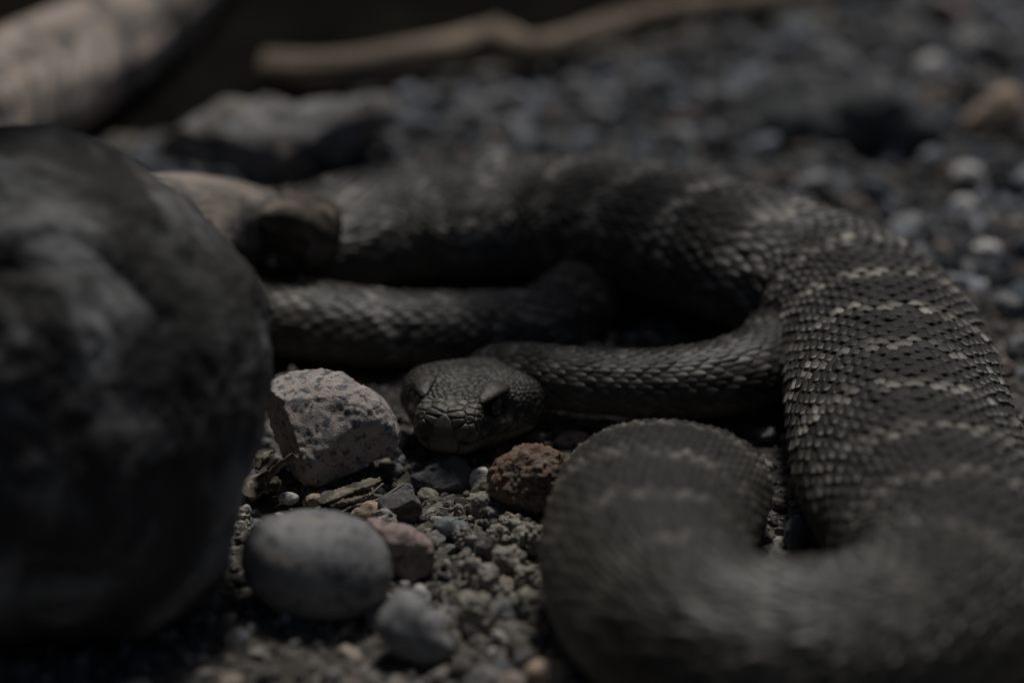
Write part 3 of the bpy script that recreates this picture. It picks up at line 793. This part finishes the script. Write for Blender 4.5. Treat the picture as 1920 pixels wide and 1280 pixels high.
crusts = [(911, 950, 36, 24, 'rough tan clod of cemented grit just below the small tilted pale pebble'), (968, 985, 30, 20, 'crusty clod of grit touching the foot of the red brown stone'), (1000, 1010, 36, 26, 'crusty clod of grit wedged against the front coil below the red brown stone'),
          (955, 1052, 34, 24, 'crusty olive clod of grit midway between rose stone and front coil'), (900, 1080, 40, 26, 'broad crusty clod of grit beside the rose stone'), (895, 1150, 40, 30, 'large crusty clod of grit beside the grey wedge stone'), (985, 1085, 26, 22, 'small crusty clod of grit leaning on the front coil'),
          (870, 1010, 22, 16, 'small crumb of cemented grit beside the flat blue grey flake'), (985, 1130, 30, 24, 'crusty clod of grit by the belly of the front coil'), (935, 1010, 26, 18, 'low crusty clod of grit between blue grey flake and front coil')]
for i, (x, y, rx, ry, lab) in enumerate(crusts):
    stone('grit_clod', lab, 'clod', (x, y, rx, ry, 10 * i), 'crust', thick=.9, noise=.32, sub=4, seed=30 + i, group='grit clods in front of the snake head', fine=.05)
# far stones
stone('slab_rock', 'broad blue grey slab of rock sloping behind the branch stub', 'rock',
      [(262, 292), (330, 250), (400, 208), (470, 192), (560, 196), (650, 190), (730, 182), (752, 215), (720, 260), (660, 290), (600, 325), (530, 350), (420, 345), (330, 335), (285, 315)], 'slab', z=1.2, thick=.8, noise=.10, sub=5, seed=40, facets=4)
stone('charcoal_rock', 'long low charcoal rock in the gravel behind the coils', 'rock',
      [(1370, 200), (1420, 150), (1500, 128), (1600, 135), (1690, 165), (1760, 215), (1770, 270), (1720, 305), (1620, 315), (1500, 300), (1410, 270)], 'darkrock', z=1.0, thick=.8, noise=.10, sub=5, seed=41, facets=5)
stone('tan_wedge', 'pale tan wedge shaped stone beyond the charcoal rock', 'stone',
      [(1800, 240), (1815, 215), (1850, 195), (1870, 165), (1895, 160), (1918, 190), (1915, 240), (1880, 252), (1830, 252)], 'tan', thick=.8, noise=.05, sub=4, seed=42)
stone('white_far_pebble', 'round white pebble on the dark ground right of the charcoal rock', 'pebble', (1812, 330, 30, 26, 0), 'pale', thick=.9, noise=.06, sub=3, seed=43)
stone('small_far_pebble', 'smaller white pebble in front of the round white one', 'pebble', (1806, 388, 24, 21, 0), 'pale', thick=.9, noise=.06, sub=3, seed=44)
far = [(1492, 60, 34, 30, 'blue'), (1560, 110, 46, 24, 'grey'), (1700, 70, 44, 34, 'slab'), (1655, 40, 30, 20, 'grey'), (1590, 165, 30, 20, 'tan'), (1740, 130, 34, 24, 'pale'), (1830, 90, 50, 32, 'slab'), (1900, 60, 30, 24, 'grey'), (1780, 20, 40, 24, 'rose'),
       (1350, 190, 44, 26, 'grey'), (1220, 170, 50, 26, 'darkrock'), (1130, 220, 36, 22, 'slab'), (1000, 265, 30, 20, 'blue'), (880, 225, 40, 26, 'slab'), (800, 240, 30, 20, 'blue'), (940, 190, 40, 20, 'grey'), (1290, 230, 36, 20, 'rose'), (1080, 160, 30, 18, 'grey'),
       (1400, 330, 24, 16, 'grey'), (1640, 360, 34, 20, 'blue'), (1720, 330, 30, 18, 'darkrock'), (1880, 330, 34, 22, 'darkrock'), (1850, 470, 28, 18, 'pale'), (1760, 470, 26, 16, 'rose'), (1835, 545, 20, 20, 'pale'), (1895, 560, 28, 20, 'slab'), (1905, 650, 26, 20, 'grey'), (1885, 690, 20, 14, 'rose'), (1900, 760, 20, 22, 'slab'), (1910, 430, 24, 18, 'tan')]
far_labels = ['blue grey stone at the edge of the earth bank behind', 'flat grey stone touching the back of the charcoal rock', 'large mottled blue grey stone behind the charcoal rock', 'grey stone beyond the large mottled stone', 'small tan stone resting against the charcoal rock', 'whitish stone between charcoal rock and tan wedge stone', 'wide mottled stone behind the tan wedge stone', 'grey stone beyond the wide mottled stone', 'rose stone farthest back on the gravel', 'grey stone at the blunt end of the charcoal rock', 'dark flat stone between stick and coil', 'mottled stone on the gravel behind the middle of the far coil', 'blue grey stone touching the far coil from behind', 'mottled stone between the slab rock and the far coil', 'blue grey stone nearest the slab rock', 'grey stone in the gravel just in front of the stick', 'rose stone between the dark flat stone and the charcoal rock', 'small grey stone under the bent part of the stick', 'grey pebble tucked behind the far coil bend', 'blue grey pebble between charcoal rock and coil bend', 'small charcoal pebble in front of the charcoal rock', 'charcoal pebble beside the round white pebble', 'whitish pebble beside the shoulder of the thick coil', 'rose pebble touching the shoulder of the thick coil', 'tiny whitish pebble against the flank of the thick coil', 'mottled pebble on the gravel outside the thick coil', 'grey pebble outside the widest part of the thick coil', 'rose pebble against the widest part of the thick coil', 'mottled pebble pressed under the flank of the thick coil', 'tan pebble in front of the tan wedge stone']
for i, (x, y, rx, ry, mt) in enumerate(far):
    stone('gravel_stone', far_labels[i], 'stone', (x, y, rx, ry, (i * 37) % 60 - 30), mt, thick=.9, noise=.10, sub=3, seed=60 + i, facets=3, group='gravel stones behind the coils')

# ------------------------------------------------------------------ gravel (uncountable)
sizes_done = [0]
def gravel(name, label, n, region, rlo, rhi, sub, seed, cols, sink=.35):
    rs = np.random.default_rng(seed)
    x = []; y = []
    (x0, x1, y0, y1) = region
    X_ = rs.uniform(x0, x1, n * 3); Y_ = rs.uniform(y0, y1, n * 3)
    dep_ = (Y_ - CAM[1]) * math.cos(PITCH) + CAM[2] * math.sin(PITCH)
    ok = np.abs(X_) < dep_ * .2118 + 3
    fl_ = (X_ - A0[0]) * bn[0] + (Y_ - A0[1]) * bn[1]
    ok &= fl_ < .5 + 2.5 * vnoise(np.stack([X_ * .3, Y_ * .3, 0 * X_], 1), 77)
    sp = pos[::3]; sa = AW[::3]
    for i0 in range(0, len(X_), 4000):
        sl = slice(i0, i0 + 4000)
        d = np.hypot(X_[sl, None] - sp[None, :, 0], Y_[sl, None] - sp[None, :, 1]) - sa[None] * np.where(sp[None, :, 2] - BH[::3][None] > .25, .35, .86)
        ok[sl] &= (d > max(0, rhi - .45) * 1.2).all(1)
    X_ = X_[ok][:n]; Y_ = Y_[ok][:n]; m = len(X_)
    r = np.exp(rs.uniform(0, 1, m) ** 1.8 * math.log(rhi / rlo)) * rlo
    v, f = ico(sub); nvar = 14; shapes = []
    for k in range(nvar):
        p = v.copy()
        for _ in range(7):
            nn = rs.normal(size=3); nn /= np.linalg.norm(nn); d = p @ nn; lim = rs.uniform(.55, .85)
            p = p - np.clip(d - lim, 0, None)[:, None] * nn
        p = p * (1 + (.28 if k % 3 == 0 else .12) * fbm(p * 1.7 + k * 5.3, 3, k))[:, None]
        shapes.append(p)
    shapes = np.array(shapes)[rs.integers(0, nvar, m)]
    shapes = shapes * np.stack([rs.uniform(.8, 1.35, m), rs.uniform(.7, 1.1, m), rs.uniform(.5, .95, m)], 1)[:, None]
    q4 = rs.normal(size=(m, 4)); q4[:, 1:3] *= .45; q4 /= np.linalg.norm(q4, axis=1)[:, None]
    w, a_, b_, c_ = q4.T
    Rm = np.stack([1 - 2 * (b_ * b_ + c_ * c_), 2 * (a_ * b_ - w * c_), 2 * (a_ * c_ + w * b_), 2 * (a_ * b_ + w * c_), 1 - 2 * (a_ * a_ + c_ * c_), 2 * (b_ * c_ - w * a_), 2 * (a_ * c_ - w * b_), 2 * (b_ * c_ + w * a_), 1 - 2 * (a_ * a_ + b_ * b_)], 1).reshape(m, 3, 3)
    Vv = np.einsum('mij,mvj->mvi', Rm, shapes) * r[:, None, None]
    z = gheight(X_, Y_) + r * (rs.uniform(.0, .7, m) - .15)
    Vv = Vv + np.stack([X_, Y_, z], 1)[:, None]
    ci = np.array(cols)[rs.integers(0, len(cols), m)] * rs.uniform(.55, 1.15, (m, 1))
    C_ = np.repeat(ci[:, None], len(v), 1)
    F_ = (f[None] + (np.arange(m) * len(v))[:, None, None]).reshape(-1, 3)
    o = mesh_obj(name, Vv.reshape(-1, 3), F_, M['gravel'], smooth=False, attrs={'col': C_.reshape(-1, 3)})
    tag(o, label, 'gravel', kind='stuff'); print(name, m, len(F_))
warm = [(.33, .30, .255), (.26, .235, .195), (.40, .37, .32), (.20, .19, .17), (.28, .27, .26), (.12, .115, .11), (.40, .33, .27), (.22, .23, .24), (.48, .46, .43), (.10, .09, .08)]
cool = [(.13, .15, .18), (.22, .24, .27), (.36, .38, .42), (.10, .105, .115), (.07, .07, .075), (.17, .165, .16), (.32, .32, .33), (.19, .155, .13), (.12, .135, .15), (.05, .05, .05), (.08, .085, .09)]
gravel('gravel', 'fine warm grey and tan grit around the snake head', 7000, (-18, 18, -15, 14), .05, .16, 1, 1, warm)
gravel('pea_gravel', 'mixed tan and grey pea gravel in front of the snake', 2600, (-18, 18, -15, 14), .13, .42, 2, 2, warm)
gravel('coarse_gravel', 'coarse blue grey gravel behind the coils', 7500, (-30, 34, 12, 62), .10, .78, 1, 3, cool)

# ------------------------------------------------------------------ wood chips and straw
def chip(pts, w, th, seed):
    q, s = catmull([[*P(*p), 0] for p in pts], 24)
    T, S, U = frames(q[:, :3]); rs = np.random.default_rng(seed)
    prof = w * np.sin(np.linspace(.25, np.pi - .12, 24)) ** .5 * (1 + .25 * rs.normal(size=24) * .5)
    vv = np.linspace(-1, 1, 7); curl = rs.uniform(.2, .5)
    top = q[:, None, :3] + (prof[:, None] * vv[None])[..., None] * S[:, None] + ((vv ** 2)[None] * curl * w + .06 * w * rs.normal(size=(24, 7)))[..., None] * U[:, None]
    bot = top - th * U[:, None]
    ring = np.concatenate([top, bot[:, ::-1]], 1)
    g = np.zeros((24, 14, 3)); g[..., 0] = np.concatenate([vv, vv[::-1]])[None] * w; g[..., 1] = s[:, None]; g[..., 2] = seed
    caps = [np.array([[0, k, k + 1, ] for k in range(1, 13)]), np.array([[23 * 14, 23 * 14 + k + 1, 23 * 14 + k] for k in range(1, 13)])]
    return ring.reshape(-1, 3), [ring_faces(24, 14)] + caps, g.reshape(-1, 3)
chips = [([(470, 935, .2), (500, 900, .5), (530, 868, 1.1), (556, 852, 1.5)], .28, .08, 'curled dark wood chip leaning on the granite stone'),
         ([(450, 925, .15), (480, 905, .3), (520, 915, .35)], .42, .12, 'broken brown wood chip under the log'),
         ([(600, 945, .25), (650, 922, .4), (715, 900, .6)], .22, .06, 'grey splinter under the granite stone'),
         ([(618, 950, .2), (650, 935, .35), (690, 928, .3)], .36, .10, 'flat brown wood chip beside the peach pebble'),
         ([(482, 880, .6), (495, 850, 1.0), (488, 862, 1.5)], .2, .07, 'small upright bark scrap beside the granite stone')]
for i, (pts, w, th, lab) in enumerate(chips):
    v_, f_, g_ = chip(pts, w, th, 50 + i)
    tag(recentre(mesh_obj('wood_chip', v_, f_, M['chip'], attrs={'gcoord': g_})), lab, 'wood chip', 'wood chips by the granite stone')
straws = [([(640, 960, .25), (690, 930, .4), (720, 905, .6)], 'thin dry straw leaning towards the granite stone'),
          ([(655, 950, .3), (705, 938, .35), (760, 905, .5)], 'thin dry straw lying over the slate pebble edge')]
for i, (pts, lab) in enumerate(straws):
    o = wood_tube('straw', [[*P(*p), .035] for p in pts], M['straw'], 30, 8, .004, .1, 70 + i)
    tag(recentre(o), lab, 'straw')
snake.location = (0, 0, 0)
